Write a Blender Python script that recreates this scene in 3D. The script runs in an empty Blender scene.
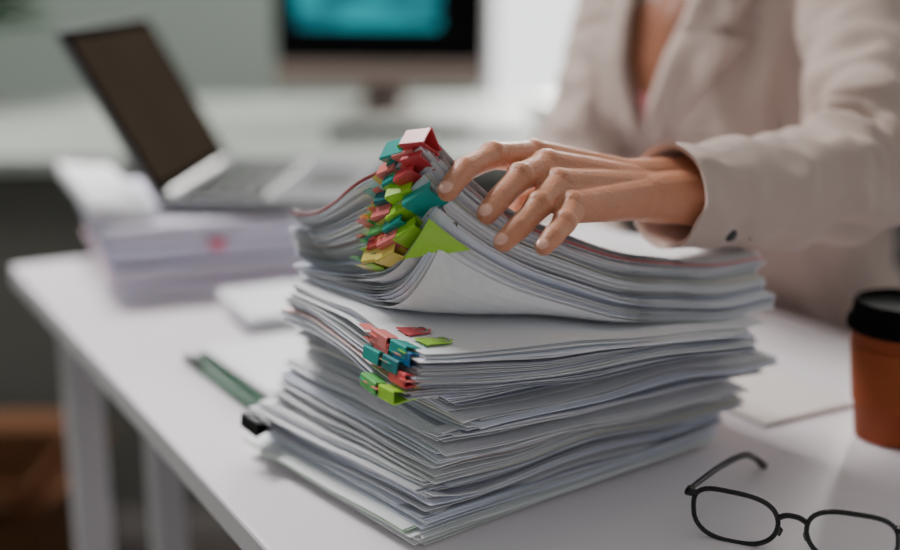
import bpy, math, random
from mathutils import Vector, Matrix, noise
random.seed(7)
D = 0.75
def W(x, y, z): return Vector((x, y, z + D))
def lin(c):
    return tuple([(v/255/12.92 if v/255 <= .04045 else ((v/255+.055)/1.055)**2.4) for v in c]) + (1.0,)

# ---------------------------------------------------------------- materials
def mat(name, col, rough=.6, metal=0, spec=.5, bump=0, bscale=200, var=0, vscale=6, sss=0, emit=None, estr=0, attr=False, sheen=0, ior=None):
    m = bpy.data.materials.new(name); m.use_nodes = True
    nt = m.node_tree; b = nt.nodes['Principled BSDF']
    b.inputs['Base Color'].default_value = col
    b.inputs['Roughness'].default_value = rough
    b.inputs['Metallic'].default_value = metal
    b.inputs['Specular IOR Level'].default_value = spec
    if ior: b.inputs['IOR'].default_value = ior
    if sheen: b.inputs['Sheen Weight'].default_value = sheen
    if sss:
        b.inputs['Subsurface Weight'].default_value = sss
        b.inputs['Subsurface Radius'].default_value = (1, .35, .2)
        b.inputs['Subsurface Scale'].default_value = .006
    tc = nt.nodes.new('ShaderNodeTexCoord')
    if attr:
        a = nt.nodes.new('ShaderNodeAttribute'); a.attribute_name = 'Col'
        nt.links.new(a.outputs['Color'], b.inputs['Base Color'])
    elif var:
        n = nt.nodes.new('ShaderNodeTexNoise'); n.inputs['Scale'].default_value = vscale; n.inputs['Detail'].default_value = 4
        mx = nt.nodes.new('ShaderNodeMix'); mx.data_type = 'RGBA'
        mx.inputs[6].default_value = tuple([c*(1-var) for c in col[:3]])+(1,)
        mx.inputs[7].default_value = tuple([min(1, c*(1+var)) for c in col[:3]])+(1,)
        nt.links.new(tc.outputs['Object'], n.inputs['Vector'])
        nt.links.new(n.outputs['Fac'], mx.inputs[0]); nt.links.new(mx.outputs[2], b.inputs['Base Color'])
    if bump:
        n2 = nt.nodes.new('ShaderNodeTexNoise'); n2.inputs['Scale'].default_value = bscale; n2.inputs['Detail'].default_value = 3
        bp = nt.nodes.new('ShaderNodeBump'); bp.inputs['Strength'].default_value = bump; bp.inputs['Distance'].default_value = .002
        nt.links.new(tc.outputs['Object'], n2.inputs['Vector'])
        nt.links.new(n2.outputs['Fac'], bp.inputs['Height']); nt.links.new(bp.outputs['Normal'], b.inputs['Normal'])
    if emit:
        b.inputs['Emission Color'].default_value = emit; b.inputs['Emission Strength'].default_value = estr
    return m

M_paper = mat('paper', (.8, .8, .84, 1), .75, attr=True, spec=.25)
M_desk = mat('desk_white', lin((238, 231, 237)), .38, var=.02, bump=.03, bscale=60)
M_table = mat('table_top_grey', lin((150, 156, 150)), .6, spec=.3, var=.02)
M_white_metal = mat('white_metal', lin((225, 222, 225)), .4, var=.02)
M_wall = mat('wall_paint', lin((160, 172, 164)), .9, var=.03, vscale=2)
M_floor = mat('floor_carpet', lin((42, 36, 32)), .8, var=.25, vscale=9, bump=.2, bscale=150)
M_ceil = mat('ceiling_paint', lin((225, 225, 222)), .9, var=.02)
M_skin = mat('skin', lin((206, 140, 108)), .45, var=.12, vscale=60, bump=.4, bscale=420, sss=.25)
M_chest = mat('skin_chest', lin((150, 94, 68)), .5, var=.06, vscale=30, sss=.15)  # darker copy of the skin, neckline shading put into its colour
M_nail = mat('nail', lin((238, 182, 164)), .18, var=.03, vscale=60)
M_blazer = mat('blazer_fabric', lin((200, 178, 168)), .85, var=.08, vscale=22, bump=.6, bscale=1100, sheen=.1)
M_cami = mat('pink_top', lin((230, 140, 145)), .6, var=.05)
M_trouser = mat('trousers', lin((60, 58, 62)), .85, var=.1, bump=.2, bscale=600)
M_hair = mat('hair', lin((32, 22, 18)), .45, var=.3, vscale=60, bump=.4, bscale=300)
M_black = mat('black_plastic', lin((10, 10, 12)), .22, var=.1)
M_lid = mat('lid_black', lin((8, 7, 7)), .85, spec=.1, var=.1)
M_dark = mat('dark_grey_plastic', lin((48, 48, 50)), .5, var=.1)
M_screen = mat('laptop_screen', lin((52, 45, 38)), .8, spec=0, var=.35, vscale=5, ior=1.0)
M_bezel = mat('laptop_bezel', lin((20, 18, 18)), .8, spec=0, var=.1, ior=1.0)
M_alu = mat('aluminium', lin((112, 112, 116)), .5, metal=.3, var=.03)
M_steel = mat('steel_wire', lin((190, 190, 190)), .25, metal=1, var=.03)
M_cup = mat('cup_cardboard', lin((146, 68, 32)), .7, spec=.3, var=.06, vscale=30, bump=.15, bscale=300)
M_green = mat('leaf', lin((42, 84, 40)), .5, var=.3, vscale=12)
M_pot = mat('pot_ceramic', lin((200, 196, 190)), .4, var=.04)
M_card = mat('cardboard', lin((96, 58, 28)), .85, var=.1)
M_panel = mat('desk_panel_grey', lin((96, 96, 90)), .7, var=.04)
M_folder = mat('green_folder', lin((30, 84, 58)), .5, var=.08)
M_eye = mat('eye_white', lin((235, 232, 228)), .2, var=.01)
M_iris = mat('iris', lin((50, 30, 18)), .2, var=.1)
M_lip = mat('lip', lin((190, 92, 88)), .4, var=.05)
CL = {
 'teal': mat('clip_teal', lin((5, 160, 152)), .3, var=.05),
 'dteal': mat('clip_dark_teal', lin((5, 118, 124)), .3, var=.05),
 'red': mat('clip_red', lin((218, 72, 80)), .3, var=.05),
 'pink': mat('clip_pink', lin((240, 128, 124)), .3, var=.05),
 'lime': mat('clip_lime', lin((168, 226, 60)), .3, var=.05),
 'green': mat('clip_green', lin((110, 200, 110)), .3, var=.05),
 'yellow': mat('clip_yellow', lin((246, 222, 110)), .3, var=.05),
 'blue': mat('clip_blue', lin((5, 105, 160)), .3, var=.05),
 'black': M_black}
def lensmat():
    m = bpy.data.materials.new('lens_glass'); m.use_nodes = True; nt = m.node_tree
    nt.nodes.remove(nt.nodes['Principled BSDF']); o = nt.nodes['Material Output']
    t = nt.nodes.new('ShaderNodeBsdfTransparent'); g = nt.nodes.new('ShaderNodeBsdfGlossy'); g.inputs['Roughness'].default_value = .03
    f = nt.nodes.new('ShaderNodeLayerWeight'); f.inputs['Blend'].default_value = .15
    x = nt.nodes.new('ShaderNodeMixShader'); t.inputs[0].default_value = (.95, .96, .97, 1)
    nt.links.new(f.outputs['Fresnel'], x.inputs[0]); nt.links.new(t.outputs[0], x.inputs[1]); nt.links.new(g.outputs[0], x.inputs[2]); nt.links.new(x.outputs[0], o.inputs[0])
    return m
M_lens = lensmat()
def screenmat():
    m = mat('monitor_picture', (0.01, .01, .012, 1), .6, spec=.1)
    nt = m.node_tree; b = nt.nodes['Principled BSDF']
    tc = nt.nodes.new('ShaderNodeTexCoord'); mp = nt.nodes.new('ShaderNodeMapping'); mp.inputs['Scale'].default_value = (4, 4, 12)
    n = nt.nodes.new('ShaderNodeTexNoise'); n.inputs['Scale'].default_value = 1.2
    r = nt.nodes.new('ShaderNodeValToRGB')
    r.color_ramp.elements[0].position = .38; r.color_ramp.elements[0].color = (.0, .03, .06, 1)
    r.color_ramp.elements[1].position = .55; r.color_ramp.elements[1].color = (.005, .36, .42, 1)
    nt.links.new(tc.outputs['Object'], mp.inputs[0]); nt.links.new(mp.outputs[0], n.inputs['Vector']); nt.links.new(n.outputs['Fac'], r.inputs[0])
    nt.links.new(r.outputs[0], b.inputs['Emission Color']); b.inputs['Emission Strength'].default_value = 1.0
    return m
M_pic = screenmat()

# ---------------------------------------------------------------- mesh builder
def catmull(pts, n):
    out = []; P = [tuple(p) for p in pts]
    for i in range(len(P)-1):
        p0 = P[max(i-1, 0)]; p1 = P[i]; p2 = P[i+1]; p3 = P[min(i+2, len(P)-1)]
        for k in range(n):
            t = k/n
            out.append(tuple(.5*((2*b)+(-a+c)*t+(2*a-5*b+4*c-d)*t*t+(-a+3*b-3*c+d)*t**3) for a, b, c, d in zip(p0, p1, p2, p3)))
    out.append(P[-1]); return out

class MB:
    def __init__(s): s.v = []; s.f = []; s.m = []; s.c = []
    def add(s, v, f, mi=0, col=(1, 1, 1, 1)):
        o = len(s.v); s.v += [tuple(p) for p in v]
        for q in f: s.f.append([i+o for i in q]); s.m.append(mi); s.c.append(col)
    def box(s, c, size, ang=0, mi=0, R=None, col=(1, 1, 1, 1)):
        R = R or Matrix.Rotation(ang, 3, 'Z'); c = Vector(c); v = []
        for x in (-.5, .5):
            for y in (-.5, .5):
                for z in (-.5, .5): v.append(c + R @ Vector((x*size[0], y*size[1], z*size[2])))
        s.add(v, [(0, 1, 3, 2), (4, 6, 7, 5), (0, 4, 5, 1), (2, 3, 7, 6), (0, 2, 6, 4), (1, 5, 7, 3)], mi, col)
    def loft(s, rings, mi=0, closed=True, cap=True):
        n = len(rings[0]); v = [p for r in rings for p in r]; f = []
        for i in range(len(rings)-1):
            for j in range(n if closed else n-1):
                k = (j+1) % n
                f.append((i*n+j, i*n+k, (i+1)*n+k, (i+1)*n+j))
        if cap and closed: f.append(tuple(range(n))[::-1]); f.append(tuple((len(rings)-1)*n+j for j in range(n)))
        s.add(v, f, mi)
    def tube(s, pts, rad, n=10, mi=0, cap=True, fn=None, loop=False, flat=None):
        P = [Vector(p) for p in pts]; N = len(P)
        if not isinstance(rad, (list, tuple)): rad = [rad]*N
        up = None; rings = []
        for i in range(N):
            if loop: t = (P[(i+1) % N]-P[(i-1) % N]).normalized()
            else: t = (P[min(i+1, N-1)]-P[max(i-1, 0)]).normalized()
            if up is None:
                up = Vector((0, 0, 1)) if abs(t.z) < .9 else Vector((1, 0, 0))
            up = (up - t*up.dot(t)).normalized(); sd = t.cross(up)
            ring = []
            for j in range(n):
                a = 2*math.pi*j/n; r = rad[i]*(fn(i/(N-1), a) if fn else 1)
                ring.append(P[i]+up*math.cos(a)*r*(flat or 1)+sd*math.sin(a)*r)
            rings.append(ring)
        if loop: rings.append(rings[0]); cap = False
        s.loft(rings, mi, True, cap)
    def sphere(s, c, r, R=None, mi=0, nu=16, nv=10):
        c = Vector(c); r = r if isinstance(r, (tuple, list)) else (r, r, r); R = R or Matrix.Identity(3)
        v = [c+R @ Vector((0, 0, r[2]))]
        for i in range(1, nv):
            th = math.pi*i/nv
            for j in range(nu):
                ph = 2*math.pi*j/nu
                v.append(c+R @ Vector((r[0]*math.sin(th)*math.cos(ph), r[1]*math.sin(th)*math.sin(ph), r[2]*math.cos(th))))
        v.append(c-R @ Vector((0, 0, r[2]))); f = []
        for j in range(nu): f.append((0, 1+j, 1+(j+1) % nu))
        for i in range(nv-2):
            for j in range(nu):
                a = 1+i*nu+j; b = 1+i*nu+(j+1) % nu
                f.append((a, a+nu, b+nu, b))
        L = len(v)-1; o = 1+(nv-2)*nu
        for j in range(nu): f.append((o+j, L, o+(j+1) % nu))
        s.add(v, f, mi)
    def capsule(s, a, b, ra, rb, mi=0):
        a = Vector(a); b = Vector(b); s.sphere(a, ra, mi=mi); s.sphere(b, rb, mi=mi)
        s.tube([a, b], [ra, rb], 16, mi)
    def lathe(s, c, prof, n=48, mi=0):
        c = Vector(c)
        s.loft([[c+Vector((r*math.cos(2*math.pi*j/n), r*math.sin(2*math.pi*j/n), z)) for j in range(n)] for r, z in prof], mi)
    def build(s, name, mats, smooth=False, parent=None, bevel=0, solid=0, remesh=0, smoothit=0, autos=None, sub=0):
        me = bpy.data.meshes.new(name); me.from_pydata(s.v, [], s.f)
        for m in (mats if isinstance(mats, list) else [mats]): me.materials.append(m)
        me.polygons.foreach_set('material_index', s.m)
        me.polygons.foreach_set('use_smooth', [smooth]*len(s.f))
        ca = me.color_attributes.new('Col', 'FLOAT_COLOR', 'CORNER')
        buf = []
        for p, c in zip(s.f, s.c): buf += list(c)*len(p)
        ca.data.foreach_set('color', buf)
        me.update(); ob = bpy.data.objects.new(name, me); bpy.context.collection.objects.link(ob)
        if parent: ob.parent = parent
        if solid:
            q = ob.modifiers.new('s', 'SOLIDIFY'); q.thickness = solid; q.offset = 0
        if bevel:
            q = ob.modifiers.new('b', 'BEVEL'); q.width = bevel; q.segments = 2; q.limit_method = 'ANGLE'; q.angle_limit = .7
        if remesh:
            q = ob.modifiers.new('r', 'REMESH'); q.mode = 'VOXEL'; q.voxel_size = remesh; q.use_smooth_shade = True
        if smoothit:
            q = ob.modifiers.new('m', 'SMOOTH'); q.factor = .5; q.iterations = smoothit
        if sub:
            q = ob.modifiers.new('u', 'SUBSURF'); q.levels = sub; q.render_levels = sub
        return ob
def empty(name, loc=(0, 0, 0)):
    e = bpy.data.objects.new(name, None); bpy.context.collection.objects.link(e); e.location = loc; e.empty_display_size = .05
    return e

# ---------------------------------------------------------------- room
def slab(name, c, size, m):
    b = MB(); b.box(c, size); return b.build(name, m)
slab('floor', (0, 1.2, -.025), (5.6, 6.4, .05), M_floor)
slab('ceiling', (0, 1.2, 2.725), (5.6, 6.4, .05), M_ceil)
slab('wall_left', (-2.75, 1.2, 1.35), (.1, 6.4, 2.7), M_wall)
b = MB()
b.box((-1.3, 4.3, 1.35), (2.8, .1, 2.7)); b.box((2.35, 4.3, 1.35), (.7, .1, 2.7))
b.box((1.05, 4.3, .2), (1.9, .1, .4)); b.box((1.05, 4.3, 2.5), (1.9, .1, .4))
b.build('wall_back', M_wall)
b = MB()
for x in (.13, .74, 1.36, 1.97): b.box((x, 4.3, 1.35), (.05, .07, 1.9))
for z in (.42, 2.28): b.box((1.05, 4.3, z), (1.9, .07, .05))
b.box((1.05, 4.22, .39), (1.96, .14, .03))
b.build('window_1', M_white_metal, bevel=.004)
b = MB(); b.box((-1.3, 4.235, .05), (2.8, .03, .1)); b.box((1.4, 4.235, .05), (2.6, .03, .1)); b.build('baseboard_back', M_white_metal, bevel=.004)

# ---------------------------------------------------------------- desk
dd = Vector((-.489, .872)); dn = Vector((.872, .489)); F0 = Vector((-.548, 1.511))
DANG = math.atan2(dn.y, dn.x)
def dp(a, n, z): # a: distance from far end toward the camera, n: distance from the left edge
    p = F0-dd*a+dn*n; return W(p.x, p.y, z)
b = MB()
b.box(dp(.70, .345, -.0125), (.69, 1.40, .025), DANG)
for a in (.12, 1.30):
    for n in (.05, .64):
        b.box(dp(a, n, -.3875), (.04, .04, .725), DANG)
    b.box(dp(a, .345, -.045), (.60, .03, .04), DANG)
    b.box(dp(a, .345, -.70), (.60, .03, .03), DANG)
for n in (.05, .64): b.box(dp(.71, n, -.045), (.03, 1.15, .04), DANG)
b.box(dp(.28, .10, -.40), (.035, .035, .70), DANG)
b.build('desk', M_desk, bevel=.003)

# ---------------------------------------------------------------- paper stack
def papercol():
    r = random.random(); g = random.uniform(.74, .94)
    if r < .025: return (g, g*.78, g*.76, 1)
    if r < .06: return (g*.95, g*.93, g*.85, 1)
    if r < .16: return (g*.46, g*.48, g*.56, 1)  # dark sheets: shadow lines between pages painted into the paper colour
    if r < .36: return (g*.90, g*.93, min(1, g*1.06), 1)
    return (g*.98, g*.98, min(1, g*1.02), 1)
def add_sheet(mb, pos, L, Wd, nx, ny, th, col):
    v = []; f = []
    for k in (0, 1):
        for i in range(nx+1):
            for j in range(ny+1):
                p = pos(L*i/nx, Wd*j/ny); v.append((p[0], p[1], p[2]+k*th))
    n1 = (nx+1)*(ny+1); I = lambda i, j: i*(ny+1)+j
    for i in range(nx):
        for j in range(ny):
            f.append((I(i, j)+n1, I(i+1, j)+n1, I(i+1, j+1)+n1, I(i, j+1)+n1)); f.append((I(i, j), I(i, j+1), I(i+1, j+1), I(i+1, j)))
    for i in range(nx):
        f.append((I(i, 0), I(i+1, 0), I(i+1, 0)+n1, I(i, 0)+n1)); f.append((I(i, ny), I(i, ny)+n1, I(i+1, ny)+n1, I(i+1, ny)))
    for j in range(ny):
        f.append((I(0, j), I(0, j)+n1, I(0, j+1)+n1, I(0, j+1))); f.append((I(nx, j), I(nx, j+1), I(nx, j+1)+n1, I(nx, j)+n1))
    mb.add(v, f, 0, col)

SO = Vector((-.026, .749)); SA = math.radians(39)
E1 = Vector((math.cos(SA), math.sin(SA))); E2 = Vector((-math.sin(SA), math.cos(SA)))
def zfield(x, y, z):
    s = ((Vector((x, y))-SO).dot(E1))/.3
    s = max(-.15, min(1.1, s))
    k = min(1, z/.03)
    wv = noise.noise(Vector((x*16, y*16, z*85)))*.0038 + noise.noise(Vector((x*7+7, y*7, z*28)))*.0076
    return z*(1.1-.2*s)+wv*k+.0004
def interp(tab, z):
    for i in range(len(tab)-1):
        if z <= tab[i+1][0]:
            t = (z-tab[i][0])/(tab[i+1][0]-tab[i][0]); return [a+(b-a)*t for a, b in zip(tab[i][1:], tab[i+1][1:])]
    return tab[-1][1:]
TAB = [(0, -.030, .742, 38.5), (.022, -.024, .747, 38.5), (.040, -.008, .758, 38), (.07, .002, .765, 36.5), (.098, .0, .762, 35.5), (.1, -.022, .733, 30), (.126, -.020, .737, 30)]
stack = empty('paper_stack', W(.08, .9, 0))
stack_inv = Matrix.Translation(-stack.location)
lower = MB(); clips_lower = []
LT = .125
z = .0; gi = 0
clipdocs = [(.0985, .040, 'green'), (.1045, .018, 'red'), (.1100, .045, 'teal'), (.1155, .014, 'blue'), (.1203, .046, 'pink')]
ci = 0; ndone = 0
while z < LT:
    clipped = ci < len(clipdocs) and z >= clipdocs[ci][0]-.001
    n = 6 if clipped else random.randint(2, 6)
    cl_ = lambda v, a: max(-a, min(a, v))
    ox = cl_(random.gauss(0, .006), .007); oy = cl_(random.gauss(0, .005), .007); oa = cl_(random.gauss(0, 1.5), 2.2)
    cu = random.gauss(0, .0026); cv = random.gauss(0, .0024)
    if z < .03: ox = random.uniform(.0, .018); oa *= .5; oy = cl_(oy, .004)
    if .072 < z < .084: oy -= .014; ox += .004; oa -= 1
    Ls = .290
    if clipped: ox = random.uniform(-.004, .004); oy = random.uniform(-.003, .003); oa = cl_(random.gauss(0, .6), 1); Ls = .272; cu *= .3
    for k in range(n):
        if z >= LT: break
        pitch = random.uniform(.00055, .0013)
        if clipped: pitch = .00070
        ax, ay, an = interp(TAB, z)
        an = math.radians(an+oa+random.gauss(0, .45)); e1 = Vector((math.cos(an), math.sin(an))); e2 = Vector((-math.sin(an), math.cos(an)))
        jx = random.gauss(0, .0019); jy = random.gauss(0, .0018)
        if random.random() < .15 and not clipped: jx += random.uniform(-.006, .006); jy += random.uniform(-.009, .003)
        o = Vector((ax, ay))+e1*(ox+jx)+e2*(oy+jy)
        cu_ = cu*k/n if z > .012 else 0
        def pos(a, b_, z=z, o=o, e1=e1, e2=e2, cu=cu_, cv=cv*k/n if z > .012 else 0, Ls=Ls):
            p = o+e1*a+e2*b_
            ed = max(0, 1-a/.05)**2*cu+max(0, 1-b_/.05)**2*cv+max(0, 1-(Ls-a)/.05)**2*cv
            return (p.x, p.y, D+zfield(p.x, p.y, z)+ed)
        col = papercol(); ndone += 1
        if ndone in (11, 12): col = (.62, .78, .60, 1)
        if z < .012 and ndone not in (11, 12): col = (.86, .88, .88, 1)
        if z > LT-.003: col = (.88, .88, .92, 1)
        add_sheet(lower, pos, Ls, .206, 14, 10, pitch*.56, col)
        if clipped and k == n//2: clips_lower.append((pos, clipdocs[ci][1], clipdocs[ci][2]))
        z += pitch
    if clipped: ci += 1
ob = lower.build('lower_sheets', M_paper); ob.parent = stack; ob.matrix_parent_inverse = stack_inv

UA = math.radians(33.8); U1 = Vector((math.cos(UA), math.sin(UA))); U2 = Vector((-math.sin(UA), math.cos(UA)))
UO = Vector((-.006, .750)); NF = Vector((.198, -.98))
def upos(w, a, b_, dx=0, dy=0, da=0, ex=0):
    e1 = Vector((math.cos(UA+da), math.sin(UA+da))); e2 = Vector((-math.sin(UA+da), math.cos(UA+da)))
    p = UO+e1*(a+dx)+e2*(b_+dy)
    ww = w**.75
    q = (p-UO).dot(NF)
    base = zfield(p.x, p.y, LT)+.0012+w*.039*(1.0-.10*a/.3)
    wob = noise.noise(Vector((p.x*9, p.y*9, w*5.0)))*.0034*min(1, w*3)
    qb = q+.10; hb = lb = 0
    if qb > 0:
        al = min(qb/.065, 1.55); lb = .065*(1-math.cos(al)); hb = qb-.065*math.sin(al)
    qt = q+.205; ht = lt = 0
    if qt > 0:
        lt = .50*(math.sqrt(qt*qt+.0006)-.0245); ht = qt*.17
        g = max(.12, math.exp(-9.5*max(0, a)))
        lt *= g
    fl = max(0, 1-a/.09)**2*max(0, (b_-.12)/.085)**2*.014*ww
    lift = lb*(1-ww)*max(.45, math.exp(-4*a))+lt*ww*(1+ex)+fl
    p = p-NF*(hb*(1-ww)+ht*ww)
    return (p.x, p.y, D+base+lift+wob)
upper = MB(); w = 0
while w < 1:
    n = random.randint(2, 6); gx = random.gauss(0, .0045); gy = random.gauss(0, .0015); ga = random.gauss(0, .010); gex = random.uniform(-.04, .04)
    for k in range(n):
        dw = random.uniform(.013, .024)
        jx = gx+random.gauss(0, .0014); jy = gy+random.gauss(0, .0010)
        c = papercol()
        if w < .03: c = (.92, .92, .95, 1)
        if .91 < w < .935: c = (.70, .22, .22, 1)
        elif w > .90: c = (.86, .86, .89, 1)
        ex = gex*(k/n)
        add_sheet(upper, (lambda a, b_, w=w, jx=jx, jy=jy, ga=ga, ex=ex: upos(w, a, b_, jx, jy, ga, ex)), .297, .205, 24, 18, .00040, c)
        w += dw
        if w >= 1: break
ob = upper.build('lifted_sheets', M_paper, smooth=False); ob.parent = stack; ob.matrix_parent_inverse = stack_inv

# ---------------------------------------------------------------- binder clips
def clip(pos, b_, color, hw=.0095, dpth=.013, h=.0052, out=.005, handles='in', hcol=None, a0=0.0, lng=.017, tw=0):
    p0 = Vector(pos(a0, b_)); pi = Vector(pos(a0+.012, b_)); pa = Vector(pos(a0, b_+.004))
    i = (pi-p0).normalized(); y = (pa-p0); y = (y-i*y.dot(i)).normalized(); nn = i.cross(y)
    if nn.z < 0: nn = -nn
    if tw:
        RT = Matrix.Rotation(tw, 3, nn); i = RT @ i; y = RT @ y
    x0 = -out; x1 = dpth-out; m_ = .0020
    mb = MB(); prof = [(x1, m_), (x0+.001, h), (x0, h-.001), (x0, -h+.001), (x0+.001, -h), (x1, -m_)]
    T = lambda x, yy, zz: p0+i*x+y*yy+nn*zz
    inner = [(x1, m_-.0006), (x0+.0016, h-.0009), (x0+.0009, h-.0016), (x0+.0009, -h+.0016), (x0+.0016, -h+.0009), (x1, -m_+.0006)]
    loop = prof+inner[::-1]
    mb.loft([[T(px, yy, pz) for px, pz in loop] for yy in (-hw, hw)], 0)
    for s in (1, -1):
        mb.tube([T(x1, -hw, s*m_), T(x1, hw, s*m_)], .0010, 8, 0)
        if handles == 'in': pts = [(x1, -hw*.55, s*(m_+.0008)), (x1+lng*.55, -hw*.32, s*(m_+.0022)), (x1+lng*.85, -hw*.5, s*(m_+.003)), (x1+lng, -hw*.25, s*(m_+.0034)), (x1+lng, hw*.25, s*(m_+.0034)), (x1+lng*.85, hw*.5, s*(m_+.003)), (x1+lng*.55, hw*.32, s*(m_+.0022)), (x1, hw*.55, s*(m_+.0008))]
        else: pts = [(x1, -hw*.55, s*m_), (x0, -hw*.4, s*(h+.0015)), (x0-lng*.5, -hw*.55, s*(h+.003)), (x0-lng*.7, 0, s*(h+.0035)), (x0-lng*.5, hw*.55, s*(h+.003)), (x0, hw*.4, s*(h+.0015)), (x1, hw*.55, s*m_)]
        pts = catmull(pts, 4)
        mb.tube([T(*p) for p in pts], .0008, 6, 1)
        if hcol and s == 1:
            q = [(x1+.0005, -hw*.85), (x1+lng, -hw*.55), (x1+lng*1.25, 0), (x1+lng, hw*.55), (x1+.0005, hw*.85)]
            mb.add([T(px, py, m_+.0022) for px, py in q]+[T(px, py, m_+.0030) for px, py in q],
                   [(4, 3, 2, 1, 0), (5, 6, 7, 8, 9)]+[(k, (k+1) % 5, 5+(k+1) % 5, 5+k) for k in range(5)], 2)
    mb.build('binder_clip', [CL[color], M_steel, CL[hcol] if hcol else CL[color]])
hc = {'green': 'yellow', 'red': 'pink', 'teal': 'lime', 'blue': 'lime', 'pink': 'red'}
for pos, b_, c in clips_lower: clip(pos, b_, c, hcol=hc[c], h=.0048, hw=.0105, out=.008, dpth=.017, lng=.028 if c in ('blue', 'teal') else .018)
for pos, b_, c in clips_lower:
    if c != 'red': clip(pos, b_-.026 if b_ > .03 else b_+.028, {'blue': 'red', 'pink': 'teal', 'green': 'lime', 'teal': 'dteal'}[c], h=.0048, hw=.010, out=.008, dpth=.016, hcol={'blue': 'pink', 'pink': 'lime', 'green': 'yellow', 'teal': 'lime'}[c], lng=.020)
UP = lambda w: (lambda a, b_, w=w: upos(w, a, b_))
rc = random.Random(11)
cl_up = [(.985, .034, 'teal', 'teal', .0110, .0078), (.975, .010, 'red', 'red', .0100, .0070), (.90, .022, 'pink', 'red', .0095, .0055), (.86, .044, 'pink', None, .0090, .0050),
 (.80, .012, 'red', 'pink', .0085, .0050), (.78, .036, 'teal', 'teal', .0105, .0062), (.70, .020, 'red', 'red', .0095, .0052), (.67, .050, 'dteal', None, .0095, .0050),
 (.60, .030, 'lime', 'green', .0105, .0055), (.56, .054, 'pink', None, .0090, .0050), (.50, .036, 'lime', 'lime', .0100, .0052), (.46, .060, 'green', 'lime', .0095, .0050),
 (.41, .040, 'teal', 'lime', .0095, .0050), (.37, .062, 'red', 'red', .0100, .0055), (.32, .046, 'pink', None, .0095, .0050), (.28, .068, 'yellow', 'yellow', .0100, .0058), (.235, .050, 'yellow', 'lime', .0095, .0050)]
for w_, b_, c, hcol, hw_, h_ in cl_up:
    clip(UP(w_), b_, c, hw=hw_, hcol=hcol, h=h_, tw=rc.uniform(-.15, .15), lng=.013, out=.007+rc.uniform(0, .003), dpth=.016)
# larger teal clip right on the lifted corner
clip(UP(.46), .010, 'teal', hw=.0115, h=.0078, dpth=.018, out=.006, lng=.018)
clip(UP(.30), .028, 'lime', hw=.010, h=.0050, dpth=.016, out=.006, lng=.022, hcol='lime')
# slim index tabs sticking out of the lifted edge
tb = MB(); tcols = ['lime', 'yellow', 'pink', 'teal', 'green', 'pink']; rt = random.Random(3)
def tab(pos, b_, hw_, o_, mi):
    p = [Vector(pos(.01, b_-hw_)), Vector(pos(.01, b_+hw_)), Vector(pos(0, b_+hw_)), Vector(pos(0, b_-hw_))]
    ex = (p[3]-p[0]).normalized()*o_; v = p[:2]+[p[2]+ex, p[3]+ex]; up_ = Vector((0, 0, .0007))
    tb.add([q+up_ for q in v]+[q+up_*1.5 for q in v], [(0, 1, 2, 3), (4, 7, 6, 5), (0, 3, 7, 4), (1, 5, 6, 2), (2, 6, 7, 3), (0, 4, 5, 1)], mi)
for k in range(40):
    w_ = .20+.78*k/40; tab(UP(w_), .006+.05*(1-w_)/.7+rt.uniform(0, .042), rt.uniform(.0035, .006), rt.uniform(.007, .012), k % 6)
for pos, b0, c in clips_lower:
    for k in range(3): tab(pos, rt.uniform(.006, .07), .005, .009, rt.randrange(6))
tb.build('index_tabs', [CL[c] for c in tcols])
# lime corner protector on the lifted corner
mb = MB(); n = 8; v = []; f = []; rows = []
for r in range(n+1):
    row = []
    for c_ in range(r+1):
        ta = r/n; tb_ = (c_/r if r else 0)
        a = -.001+.030*ta*(1-tb_); bb = -.001+.038*ta*tb_
        p = Vector(upos(.16, a, bb)); row.append(len(v)); v.append(p+Vector((0, -.0050, .0)))
    rows.append(row)
for r in range(n):
    for c_ in range(r+1):
        f.append((rows[r][c_], rows[r+1][c_], rows[r+1][c_+1]))
        if c_ < r: f.append((rows[r][c_], rows[r+1][c_+1], rows[r][c_+1]))
mb.add(v, f)
mb.build('corner_tab', CL['lime'], solid=.0008)
# black binder clip low on the left side of the stack
def lowpos(a, b_):
    p = Vector((-.030, .744))+E1*a+E2*b_; return (p.x, p.y, D+zfield(p.x, p.y, .030))
clip(lowpos, .186, 'black', hw=.011, h=.0058, out=.007)

# ---------------------------------------------------------------- second stack with laptop
st2 = MB(); z = 0; A2 = math.radians(20)
while z < .086:
    n = random.randint(3, 9); ox = random.gauss(0, .006); oy = random.gauss(0, .006); oa = random.gauss(0, .02)
    for k in range(n):
        pt = random.uniform(.0009, .0014); an = A2+oa; e1 = Vector((math.cos(an), math.sin(an))); e2 = Vector((-math.sin(an), math.cos(an)))
        o = Vector((-.372, 1.335))+e1*ox+e2*oy
        def pos(a, b_, z=z, o=o, e1=e1, e2=e2):
            p = o+e1*a+e2*b_
            return (p.x, p.y, D+z+.0004+noise.noise(Vector((p.x*8, p.y*8, z*30)))*.002*min(1, z/.02))
        c = papercol(); c = (c[0]*.98, c[1]*.95, min(1, c[2]*1.06), 1)
        add_sheet(st2, pos, .235, .300, 6, 6, pt*.8, c)
        z += pt
        if z > .086: break
e2d = Vector((math.cos(A2), math.sin(A2)))
q = Vector((-.372, 1.335))+e2d*.115; st2.box((q.x+.003, q.y-.010, D+.062), (.014, .020, .007), A2, col=(.75, .12, .20, 1))
def curlpos(a, b_):
    an = A2+.06; e1 = Vector((math.cos(an), math.sin(an))); e2 = Vector((-math.sin(an), math.cos(an)))
    o = Vector((-.392, 1.335)); q = max(0, .06-a)
    p = o+e1*a+e2*b_
    return (p.x, p.y, D+.0890+2.4*q*q)
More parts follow.
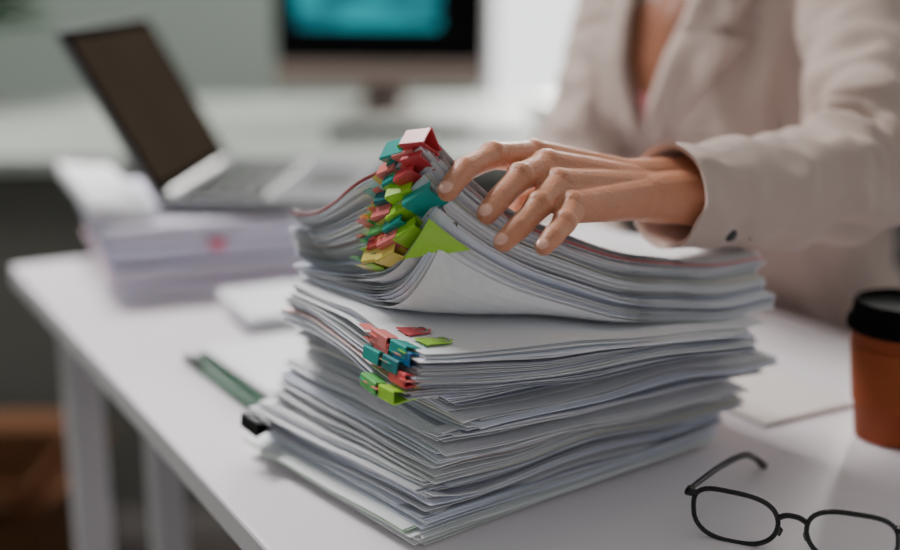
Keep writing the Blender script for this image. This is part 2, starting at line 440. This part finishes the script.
for k in range(16): add_sheet(st2, (lambda a, b_, k=k: tuple(Vector(curlpos(a, b_))+Vector((0, 0, k*.0011)))), .066, .297, 8, 3, .0009, (.9, .9, .93, 1))
st2.build('paper_stack', M_paper)

b = MB(); P = Vector((-.3315, 1.393)); hd = Vector((.087, .996)).normalized(); rd = Vector((hd.y, -hd.x))
R = Matrix(((rd.x, hd.x, 0), (rd.y, hd.y, 0), (0, 0, 1)))
ZB = .0925
def lp(r, h, z): q = P+rd*r+hd*h; return W(q.x, q.y, z)
b.box(lp(.108, .15, ZB+.008), (.215, .302, .014), R=R, mi=0)
b.box(lp(.075, .15, ZB+.0155), (.10, .27, .001), R=R, mi=1)
for i in range(5):
    for j in range(13): b.box(lp(.033+i*.0195, .03+j*.0197, ZB+.017), (.016, .0165, .002), R=R, mi=1)
b.box(lp(.175, .15, ZB+.0155), (.06, .10, .001), R=R, mi=2)
tl = math.radians(29)
upv = Vector((-rd.x*math.sin(tl), -rd.y*math.sin(tl), math.cos(tl))); nv = Vector((rd.x*math.cos(tl), rd.y*math.cos(tl), math.sin(tl)))
RS = Matrix(((upv.x, hd.x, nv.x), (upv.y, hd.y, nv.y), (upv.z, 0, nv.z)))
cs = lp(0, .15, ZB+.014)+upv*.106
b.box(cs, (.212, .302, .006), R=RS, mi=0)
b.box(cs+nv*.0036, (.210, .300, .0016), R=RS, mi=4)
b.box(cs+nv*.0050, (.186, .276, .0016), R=RS, mi=3)
b.tube([lp(0, .03, ZB+.014), lp(0, .27, ZB+.014)], .006, 10, 1)
b.build('laptop', [M_alu, M_black, M_dark, M_screen, M_bezel])

# ---------------------------------------------------------------- small desk items
fo = Vector((-.158, 1.000))
def flat(o, an, z):
    e1 = Vector((math.cos(an), math.sin(an))); e2 = Vector((-math.sin(an), math.cos(an)))
    return lambda a, b_: ((o+e1*a+e2*b_).x, (o+e1*a+e2*b_).y, D+z)
b2 = MB(); add_sheet(b2, flat(fo, math.radians(31), .0005), .225, .17, 4, 4, .0035, (1, 1, 1, 1)); b2.build('green_folder', M_folder, bevel=.001)
b2 = MB()
for k in range(7): add_sheet(b2, flat(fo+Vector((.006+random.uniform(0, .004), .003)), math.radians(31+random.uniform(-1.5, 1.5)), .0045+k*.0011), .215, .17, 4, 4, .0008, (.86, .86, .89, 1))
for k in range(12): add_sheet(b2, flat(Vector((-.20, 1.19))+Vector((random.uniform(0, .006), random.uniform(0, .006))), math.radians(26), .0125+k*.0011), .297, .12, 4, 4, .0008, (.84, .84, .88, 1))
b2.build('loose_papers', M_paper)
b2 = MB()
for k in range(4): add_sheet(b2, flat(Vector((.258, .962)), math.radians(29), .0005+k*.001), .10, .22, 4, 4, .0008, (.80, .75, .71, 1) if k else (.35, .3, .28, 1))
b2.build('notepad', M_paper)
b2 = MB(); pa = W(-.168, 1.000, .0042); pb = W(-.252, 1.134, .0042); pd = (pb-pa).normalized()
b2.tube([pa-pd*.010, pa, pa+pd*.001, pb-pd*.02, pb-pd*.018, pb], [.0008, .0030, .0038, .0038, .0034, .0034], 12, 0)
b2.tube([pb-pd*.045, pb-pd*.01], .0042, 12, 1); b2.box(pb-pd*.025+Vector((0, 0, .0048)), (.0025, .035, .0012), math.atan2(pd.y, pd.x)-math.pi/2, mi=1)
b2.build('green_pen', [M_folder, M_black], smooth=True)

# coffee cup
cx, cy = .357, .944
b = MB(); c = W(cx, cy, .0006)
b.lathe(c, [(.0, .002), (.027, .002), (.0285, 0), (.0300, .001), (.0395, .096), (.0395, .0975), (.037, .0975), (.028, .01), (0, .01)], mi=0)
b.lathe(c, [(.0330, .030), (.0342, .030), (.0388, .078), (.0372, .078)], mi=2)
b.lathe(c, [(.0405, .090), (.0425, .091), (.0430, .095), (.0425, .0985), (.0405, .0995), (.0395, .102), (.0382, .111), (.0370, .1135), (.0355, .1135), (.0345, .1105), (.034, .110), (0, .110)], mi=1)
o = b.build('takeaway_coffee_cup', [M_cup, M_lid, mat('cup_sleeve', lin((152, 74, 36)), .75, spec=.3, var=.05, bump=.2, bscale=250)], smooth=True, bevel=0)
q = o.modifiers.new('e', 'EDGE_SPLIT'); q.split_angle = .9

# eyeglasses
g = empty('eyeglasses', W(.220, .745, 0)); ginv = Matrix.Translation(-g.location)
wx = Vector((.904, -.427, 0)); fdir = Vector((.427, .904, 0)); tdir = Vector((.58, .815, 0)); gz = (Vector((0, 0, 1))-fdir*.12).normalized()
gc = W(.2215, .742, .0188)
fr = MB(); le = MB()
for s in (-1, 1):
    cc = gc+wx*s*.0370
    ring = []
    for k in range(48):
        a = 2*math.pi*k/48; ca, sa = math.cos(a), math.sin(a)
        x = math.copysign(abs(ca)**.68, ca)*.0280; y = math.copysign(abs(sa)**.74, sa)*.0186
        if sa > 0: y += .0022*ca*s
        if sa < 0: x *= 1-.10*abs(sa)
        ring.append(cc+wx*x+gz*y-fdir*(.0024*(1-(x/.028)**2)))
    fr.tube(ring, .0017, 8, loop=True)
    le.add(ring, [tuple(range(48))])
    hp = gc+wx*s*.0690+gz*.012
    fr.tube([gc+wx*s*.0625+gz*.012, hp, hp+fdir*.006], [.0028, .0028, .0024], 8)
    pts = catmull([hp+fdir*.004, hp+tdir*.05+Vector((0, 0, -.0005)), hp+tdir*.088+Vector((0, 0, -.004))+wx*(-s)*.002, hp+tdir*.112+wx*(-s)*.002-Vector((0, 0, .014)), hp+tdir*.129+wx*(-s)*.003-Vector((0, 0, .0265))], 6)
    nP = len(pts); fr.tube(pts, [.0018+.0015*(i/nP) for i in range(nP)], 8)
    fr.tube([gc+wx*s*.009-gz*.002, gc+wx*s*.0075-gz*.006+fdir*.004, gc+wx*s*.009-gz*.010+fdir*.004], .0014, 6)
fr.tube(catmull([gc-wx*.010+gz*.004, gc-wx*.004+gz*.0075, gc+wx*.004+gz*.0075, gc+wx*.010+gz*.004], 4), .0020, 8)
o = fr.build('frame', M_black, smooth=True); o.parent = g; o.matrix_parent_inverse = ginv
o = le.build('lenses', M_lens); o.parent = g; o.matrix_parent_inverse = ginv

# ---------------------------------------------------------------- second desk, monitor, plant, box
b = MB(); b.box((-.3, 2.85, D-.015), (2.7, 1.0, .03)); b.box((-.3, 2.40, .38), (2.6, .03, .66), mi=1)
for x in (-1.6, 1.0):
    for y in (2.40, 3.30): b.box((x, y, .36), (.05, .05, .72))
b.build('office_table', [M_table, M_panel], bevel=.004)
b = MB(); mc = Vector((-.165, 3.0, D+.25)); RM = Matrix.Rotation(math.radians(-4), 3, 'Z')
def mp_(x, y, z): return mc+RM @ Vector((x, y, z))
b.box(mp_(0, 0, 0), (.50, .025, .37), R=RM, mi=1)
b.box(mp_(0, -.0135, .03), (.49, .004, .30), R=RM, mi=1)
b.box(mp_(0, -.014, -.155), (.50, .004, .055), R=RM, mi=0)
b.box(mp_(-.03, -.0165, .03), (.34, .002, .15), R=RM, mi=2)
b.box(mp_(0, .06, -.14), (.10, .015, .20), R=RM, mi=0); b.box(mp_(0, .03, -.2435), (.18, .16, .011), R=RM, mi=0)
b.build('desktop_monitor', [mat('monitor_chin', lin((112, 98, 92)), .6, spec=.3, var=.03), mat('monitor_black', lin((9, 9, 10)), .6, spec=0, ior=1.0, var=.05), M_pic], bevel=.002)
b = MB(); b.box((-.05, 2.62, D+.008), (.42, .13, .014), .1)
for i in range(4):
    for j in range(14): b.box(Vector((-.05, 2.62, D+.017))+Matrix.Rotation(.1, 3, 'Z') @ Vector((-.19+j*.029, -.045+i*.029, 0)), (.024, .024, .004), .1)
b.build('keyboard', M_dark, bevel=.001)
b = MB()
for k in range(10): b.box((.36+.002*(k % 3), 2.75, D+.004+k*.006), (.30, .30, .005), .2+.01*k)
b.build('document_pile', M_pot)
b = MB(); pc = Vector((-1.2, 3.05, D)); b.lathe(pc, [(0, .001), (.05, .001), (.07, .12), (.065, .12), (.06, .105), (0, .105)], 24)
for k in range(190):
    a = random.uniform(0, 6.28); el = random.uniform(.1, 1.4); r = random.uniform(.07, .27); base = pc+Vector((0, 0, .19))
    d = Vector((math.cos(a)*math.cos(el), math.sin(a)*math.cos(el), math.sin(el))); tip = base+d*r; sd = d.cross(Vector((0, 0, 1))).normalized()*.026
    mid = base+d*r*.6+Vector((0, 0, .01)); end = tip+d*.03-Vector((0, 0, .02))
    b.add([base+d*r*.3, mid+sd, tip+sd*.8, end, tip-sd*.8, mid-sd], [(0, 1, 2, 3, 4, 5)], 1)
    if k % 6 == 0: b.tube([pc+Vector((0, 0, .10)), base, tip], .002, 5, 1)
b.build('potted_plant', [M_pot, M_green])
b = MB(); bc = Vector((-.86, 2.08, .13)); 
for dx, dy, sx, sy in ((-.15, 0, .006, .26), (.15, 0, .006, .26), (0, -.13, .30, .006), (0, .13, .30, .006)): b.box(bc+Vector((dx, dy, 0)), (sx, sy, .25))
b.box(bc-Vector((0, 0, .122)), (.30, .26, .006))
for s in (-1, 1):
    b.box(bc+Vector((s*.19, 0, .10)), (.005, .25, .10), R=Matrix.Rotation(s*.9, 3, 'Y'))
    b.box(bc+Vector((0, s*.17, .10)), (.29, .005, .10), R=Matrix.Rotation(-s*.9, 3, 'X'))
b.build('cardboard_box', M_card)

# ---------------------------------------------------------------- woman
wom = empty('woman', W(.40, 1.44, -.75)); winv = Matrix.Translation(-wom.location)
def kid(o): o.parent = wom; o.matrix_parent_inverse = winv; return o
Lx = Vector((.615, -.789, 0)); Fv = Vector((-.789, -.615, 0))
def spine(z):
    r = interp([(-.24, .505, 1.505), (-.05, .435, 1.462), (.05, .372, 1.42), (.2, .306, 1.37), (.38, .294, 1.352), (.45, .290, 1.348)], z); return W(r[0], r[1], z)
def wd(z): return interp([(-.24, .175, .125), (-.14, .175, .12), (-.05, .155, .108), (.04, .143, .100), (.12, .150, .106), (.2, .160, .116), (.27, .166, .112), (.315, .166, .100), (.345, .150, .088), (.37, .115, .072), (.395, .075, .060), (.41, .056, .054)], z)
def tp(z, ph, off=0):
    w_, d_ = wd(z); c = spine(z)
    fr_ = math.cos(ph); sd = math.sin(ph)
    bust = .020*math.exp(-((z-.2)/.055)**2)*(math.exp(-((ph-.5)/.35)**2)+math.exp(-((ph+.5)/.35)**2))
    fold = .008*noise.noise(Vector((ph*3, z*9, 1)))+.010*noise.noise(Vector((ph*6, z*15+ph*4, 4)))
    e = .85
    return c+Lx*(math.copysign(abs(sd)**e, sd)*(w_+off+fold))+Fv*(math.copysign(abs(fr_)**e, fr_)*(d_+off+fold)+bust)
bl = MB(); zs = [-.24+.65*i/80 for i in range(81)]
bl.loft([[tp(z, 2*math.pi*j/96) for j in range(96)] for z in zs], 0)
def folds(seed, elbow):
    def fn(s, a):
        k = .55+1.5*math.exp(-((s-elbow)/.17)**2)
        A = math.cos(a); B = math.sin(a)
        r1 = 1-abs(noise.noise(Vector((A*1.0+s*4, B*1.0, s*15+seed))))*2.4
        return 1+k*(.12*noise.noise(Vector((A*1.3, B*1.3, s*11+seed)))+.11*(r1-.5)+.06*noise.noise(Vector((A*.8+3, B*.8, s*34+seed))))
    return fn
def sleeve(P, rr, seed, elbow):
    pts = catmull([tuple(W(*p))+(r,) for p, r in zip(P, rr)], 18)
    pp = [p[:3] for p in pts]; r_ = [p[3] for p in pts]
    p0 = Vector(pp[0]); d0 = (Vector(pp[1])-p0).normalized()
    f2 = folds(seed, elbow)
    bl.tube(pp, r_, 64, 0, cap=False, fn=f2)
    bl.tube([p0, p0+d0*.002, p0+d0*.05], [r_[0], r_[0]-.004, r_[0]-.006], 64, 0, cap=False, fn=lambda s, a: f2(0, a))
SL = [(.158, .898, .206), (.20, .930, .201), (.265, .978, .196), (.325, 1.018, .196), (.358, 1.060, .212), (.376, 1.12, .258), (.386, 1.18, .305), (.380, 1.232, .335), (.33, 1.29, .33)]
sleeve(SL, [.0385, .040, .046, .052, .056, .057, .060, .056, .04], 3.0, .42)
SR = [(.165, 1.17, .045), (.155, 1.24, .065), (.140, 1.33, .088), (.138, 1.37, .115), (.158, 1.41, .18), (.183, 1.445, .26), (.203, 1.465, .325), (.245, 1.42, .33)]
sleeve(SR, [.037, .041, .046, .050, .052, .052, .052, .04], 9.0, .42)
kid(bl.build('blazer', M_blazer, smooth=True))
# cuff buttons
bb = MB()
for (x, y, z_) in ((.2055, .8985, .178), (.222, .911, .176)):
    bb.sphere(W(x, y, z_), (.006, .006, .006), Matrix.Rotation(.6, 3, 'Z'))
kid(bb.build('cuff_buttons', M_dark, smooth=True))
# open neckline + lapels
vn = MB(); rows = []
def vhalf(z): return max(.004, .17*(z-.185)/.145) if z < .33 else .17+(z-.33)*3.2
zz = [.185+.223*i/30 for i in range(31)]
for z in zz: rows.append([tp(z, -vhalf(z)*1.25+2.5*vhalf(z)*j/8, .0045) for j in range(9)])
vn.loft(rows[7:], 0, closed=False)
vn.loft(rows[:8], 1, closed=False)
kid(vn.build('neckline', [M_chest, M_cami], smooth=True))
la = MB()
def lw(z): 
    if z < .300: return .072*(z-.180)/.12+.006
    if z < .307: return .040
    return .052+.03*(z-.307)/.1
for s in (-1, 1):
    rows = []
    for i in range(46):
        z = .182+.224*i/45; w_ = wd(z)[0]; e = vhalf(z)
        rows.append([tp(z, s*(e+lw(z)/w_*j/6), .0155-.003*j/6+(.005 if j == 1 else 0)) for j in range(7)])
    la.loft(rows, 0, closed=False)
kid(la.build('lapels', M_blazer, smooth=True, solid=.004))

# hands
def hand(J, name, forearm):
    m_ = MB(); Wc = Vector(J['wrist']); sd = (Vector(J['i'][0])-Vector(J['p'][0])).normalized()
    W1 = Wc+sd*.010; W2 = Wc-sd*.010
    fa = Vector(forearm)
    m_.capsule(W1, fa+sd*.008, .0175, .023); m_.capsule(W2, fa-sd*.008, .0175, .023)
    rad = {'i': (.0122, .0092, .0082, .0070), 'm': (.0124, .0094, .0083, .0071), 'r': (.0120, .0090, .0080, .0068), 'p': (.0110, .0081, .0072, .0061)}
    K = ['i', 'm', 'r', 'p']
    for n, k in enumerate(K):
        r = rad[k]; p = [Vector(q) for q in J[k]]
        m_.capsule(W1.lerp(W2, n/3), p[0], .0160, r[0])
        for q in range(3):
            md = p[q].lerp(p[q+1], .5); rm = (r[q]+r[q+1])*.5*(.93 if q < 2 else .98)
            m_.capsule(p[q], md, r[q]*(.95 if q == 0 else 1), rm); m_.capsule(md, p[q+1], rm, r[q+1])
        m_.sphere(p[1]+J['up']*.0009, r[1]*1.05)
        m_.sphere(p[0]+J['up']*.0018, r[0]*.92)
        m_.capsule(Wc.lerp(p[0], .5)+J['up']*.0100, p[0]+J['up']*.0052, .0035, .0050)
    for a, b_ in zip(K[:-1], K[1:]):
        mid = (Vector(J[a][0])+Vector(J[b_][0]))*.5-J['up']*.003
        m_.capsule(W1.lerp(W2, .5), mid, .0155, .0112)
        m1 = (Vector(J[a][0])*.75+Vector(J[a][1])*.25+Vector(J[b_][0])*.75+Vector(J[b_][1])*.25)*.5-J['up']*.004
        m_.capsule(mid, m1, .0105, .0075)
    t = [Vector(q) for q in J['t']]
    m_.capsule(t[0], t[1], .0160, .0122); m_.capsule(t[1], t[2], .0116, .0098); m_.capsule(t[2], t[3], .0098, .0080); m_.capsule(t[0], Vector(J['i'][0])-J['up']*.006, .014, .010)
    kid(m_.build(name, M_skin, smooth=True, remesh=.0010, smoothit=7))
    nb = MB()
    for k in K+['t']:
        p = [Vector(q) for q in J[k]]; d = (p[-1]-p[-2]).normalized(); r = (rad[k][3] if k != 't' else .0080)
        u = J['nup'] if 'nup' in J else J['up']; u = (u-d*u.dot(d)).normalized(); s_ = d.cross(u)
        Rm = Matrix((s_, d, u)).transposed()
        nb.sphere(p[-1]+d*.0014+u*(r*.64), (r*.66, r*.95, r*.36), Rm, nu=20, nv=12)
    kid(nb.build(name+'_nails', M_nail, smooth=True))
J = {'wrist': W(.1366, .885, .213),
 'i': [W(.0576, .860, .2414), W(.0285, .825, .2475), W(.0095, .794, .2440), W(-.0015, .774, .2335)],
 'm': [W(.0656, .842, .2368), W(.046, .812, .2352), W(.0320, .789, .2259), W(.0235, .775, .2187)],
 'r': [W(.0723, .824, .2275), W(.0575, .794, .2200), W(.0435, .774, .2098), W(.0335, .764, .2030)],
 'p': [W(.0800, .808, .2160), W(.0735, .787, .2100), W(.0650, .772, .2045), W(.0590, .764, .2000)],
 't': [W(.118, .898, .212), W(.088, .900, .216), W(.066, .890, .210), W(.046, .876, .204)],
 'up': Vector((-.05, -.35, .93)).normalized(), 'nup': Vector((-.1, -.55, .83)).normalized()}
hand(J, 'left_hand', W(.195, .925, .205))
# right hand resting on the desk behind the stack
rw = Vector((.168, 1.13, .030)); rdv = Vector((-.15, -.97, -.12)).normalized(); rs = Vector((.97, -.15, 0)).normalized()
def rp(f, s, z): q = rw+rdv*f+rs*s; return W(q.x, q.y, z)
J2 = {'wrist': rp(0, 0, .032),
 'i': [rp(.082, .026, .026), rp(.118, .030, .024), rp(.138, .031, .015), rp(.152, .031, .0095)],
 'm': [rp(.085, .006, .028), rp(.126, .008, .026), rp(.148, .008, .016), rp(.162, .008, .0095)],
 'r': [rp(.080, -.014, .026), rp(.118, -.015, .024), rp(.139, -.016, .015), rp(.152, -.016, .009)],
 'p': [rp(.070, -.032, .022), rp(.098, -.036, .020), rp(.114, -.037, .013), rp(.126, -.038, .0085)],
 't': [rp(.015, .022, .026), rp(.045, .042, .022), rp(.072, .052, .016), rp(.094, .055, .012)],
 'up': Vector((0, 0, 1))}
hand(J2, 'right_hand', W(.162, 1.19, .050))

# neck and head
hd_ = MB(); n0 = spine(.39); hc_ = n0+Fv*.035+Vector((0, 0, .215))
RH = Matrix((Lx, Fv, Vector((0, 0, 1)))).transposed()
def hp_(l, f, u): return hc_+RH @ Vector((l, f, u))
hd_.capsule(n0-Vector((0, 0, .02)), hp_(0, -.015, -.06), .054, .050)
hd_.sphere(hp_(0, -.012, .025), (.074, .092, .088), RH, nu=28, nv=18)
hd_.sphere(hp_(0, .018, -.035), (.060, .068, .068), RH, nu=24, nv=16)
hd_.sphere(hp_(0, .058, -.088), (.022, .018, .016), RH)
hd_.capsule(hp_(0, .082, .012), hp_(0, .098, -.022), .007, .011)
for s in (-1, 1):
    hd_.sphere(hp_(s*.036, .058, -.022), (.022, .022, .02), RH); hd_.sphere(hp_(s*.072, -.01, -.01), (.006, .016, .028), RH)
kid(hd_.build('head', M_skin, smooth=True, remesh=.004, smoothit=5))
e_ = MB()
for s in (-1, 1):
    e_.sphere(hp_(s*.030, .066, .008), (.013, .012, .0085), RH, mi=0); e_.sphere(hp_(s*.030, .0755, .008), (.0055, .003, .0055), RH, mi=1)
    e_.tube([hp_(s*.014, .082, .026), hp_(s*.03, .082, .031), hp_(s*.046, .072, .026)], .003, 8, 2)
e_.sphere(hp_(0, .079, -.055), (.022, .008, .006), RH, mi=3)
kid(e_.build('face_features', [M_eye, M_iris, M_hair, M_lip], smooth=True))
hr = MB(); hr.sphere(hp_(0, -.028, .040), (.084, .094, .090), RH, nu=28, nv=18)
hr.capsule(hp_(0, -.085, .02), hp_(0, -.10, -.09), .06, .045)
for s in (-1, 1): hr.capsule(hp_(s*.066, -.012, .05), hp_(s*.074, -.04, -.08), .022, .016)
kid(hr.build('hair', M_hair, smooth=True, remesh=.005, smoothit=4))
# legs, shoes
lg = MB(); sh = MB()
for s in (-1, 1):
    hip = W(.51, 1.51, -.19)+Lx*s*.085; knee = hip+Fv*.40+Lx*s*.02+Vector((0, 0, -.02)); ank = knee+Fv*.03+Vector((0, 0, -.43))
    lg.capsule(hip, knee, .085, .058); lg.capsule(knee, ank, .056, .038)
    sh.capsule(ank+Vector((0, 0, -.07))-Fv*.03, ank+Vector((0, 0, -.078))+Fv*.12, .032, .028)
    sh.capsule(ank, ank+Vector((0, 0, -.06)), .033, .034)
lg.capsule(W(.51, 1.51, -.18)-Lx*.07, W(.51, 1.51, -.18)+Lx*.07, .105, .105)
kid(lg.build('trousers', M_trouser, smooth=True, remesh=.008, smoothit=4))
kid(sh.build('shoes', M_black, smooth=True, remesh=.006, smoothit=3))
# chair
b = MB(); sc = W(.525, 1.525, -.325); RC = RH
b.box(sc, (.46, .44, .06), R=RC)
bk = sc-Fv*.235+Vector((0, 0, .30))
b.box(bk, (.42, .05, .42), R=RC); b.box(sc-Fv*.245+Vector((0, 0, .05)), (.06, .02, .16), R=RC, mi=1)
b.tube([sc-Vector((0, 0, .02)), sc-Vector((0, 0, .34))], .025, 16, 1)
for k in range(5):
    a = 2*math.pi*k/5+.3; e = Vector((math.cos(a)*.27, math.sin(a)*.27, 0)); base = Vector((sc.x, sc.y, .085))
    b.tube([base, base+e-Vector((0, 0, .02))], [.02, .013], 8, 1); b.sphere(Vector((sc.x, sc.y, .030))+e, (.028, .028, .028), mi=1)
b.build('office_chair', [M_dark, M_black], bevel=.015)

# ---------------------------------------------------------------- light
def area(name, loc, target, size, power, col=(1, 1, 1)):
    l = bpy.data.lights.new(name, 'AREA'); l.shape = 'RECTANGLE'; l.size = size[0]; l.size_y = size[1]; l.energy = power; l.color = col
    o = bpy.data.objects.new(name, l); bpy.context.collection.objects.link(o); o.location = loc
    o.rotation_euler = (Vector(target)-Vector(loc)).to_track_quat('-Z', 'Y').to_euler(); return o
area('window_light', (1.0, 4.9, 2.0), (.3, 1.2, .7), (2.2, 2.0), 430, (1, .975, .93))
area('ceiling_panel_light', (-.9, 1.9, 2.68), (-.4, 1.4, 0), (.9, .9), 130, (1, .97, .955))
w = bpy.data.worlds.new('World'); bpy.context.scene.world = w; w.use_nodes = True
nt = w.node_tree; bg = nt.nodes['Background']; bg.inputs[0].default_value = (.95, .98, .97, 1)
tc = nt.nodes.new('ShaderNodeTexCoord'); sp = nt.nodes.new('ShaderNodeSeparateXYZ'); mr = nt.nodes.new('ShaderNodeMapRange')
mr.inputs['From Min'].default_value = .2; mr.inputs['From Max'].default_value = .9; mr.inputs['To Min'].default_value = .38; mr.inputs['To Max'].default_value = 2.2
nt.links.new(tc.outputs['Generated'], sp.inputs[0]); nt.links.new(sp.outputs['Y'], mr.inputs['Value']); nt.links.new(mr.outputs[0], bg.inputs[1])

# ---------------------------------------------------------------- camera
cam = bpy.data.cameras.new('camera'); co = bpy.data.objects.new('camera', cam); bpy.context.collection.objects.link(co)
co.location = W(0, 0, .38); co.rotation_euler = (math.radians(90-14.57), 0, 0)
cam.lens = 50; cam.sensor_width = 36; cam.clip_start = .02
cam.dof.use_dof = True; cam.dof.focus_distance = .82; cam.dof.aperture_fstop = 1.8
bpy.context.scene.camera = co
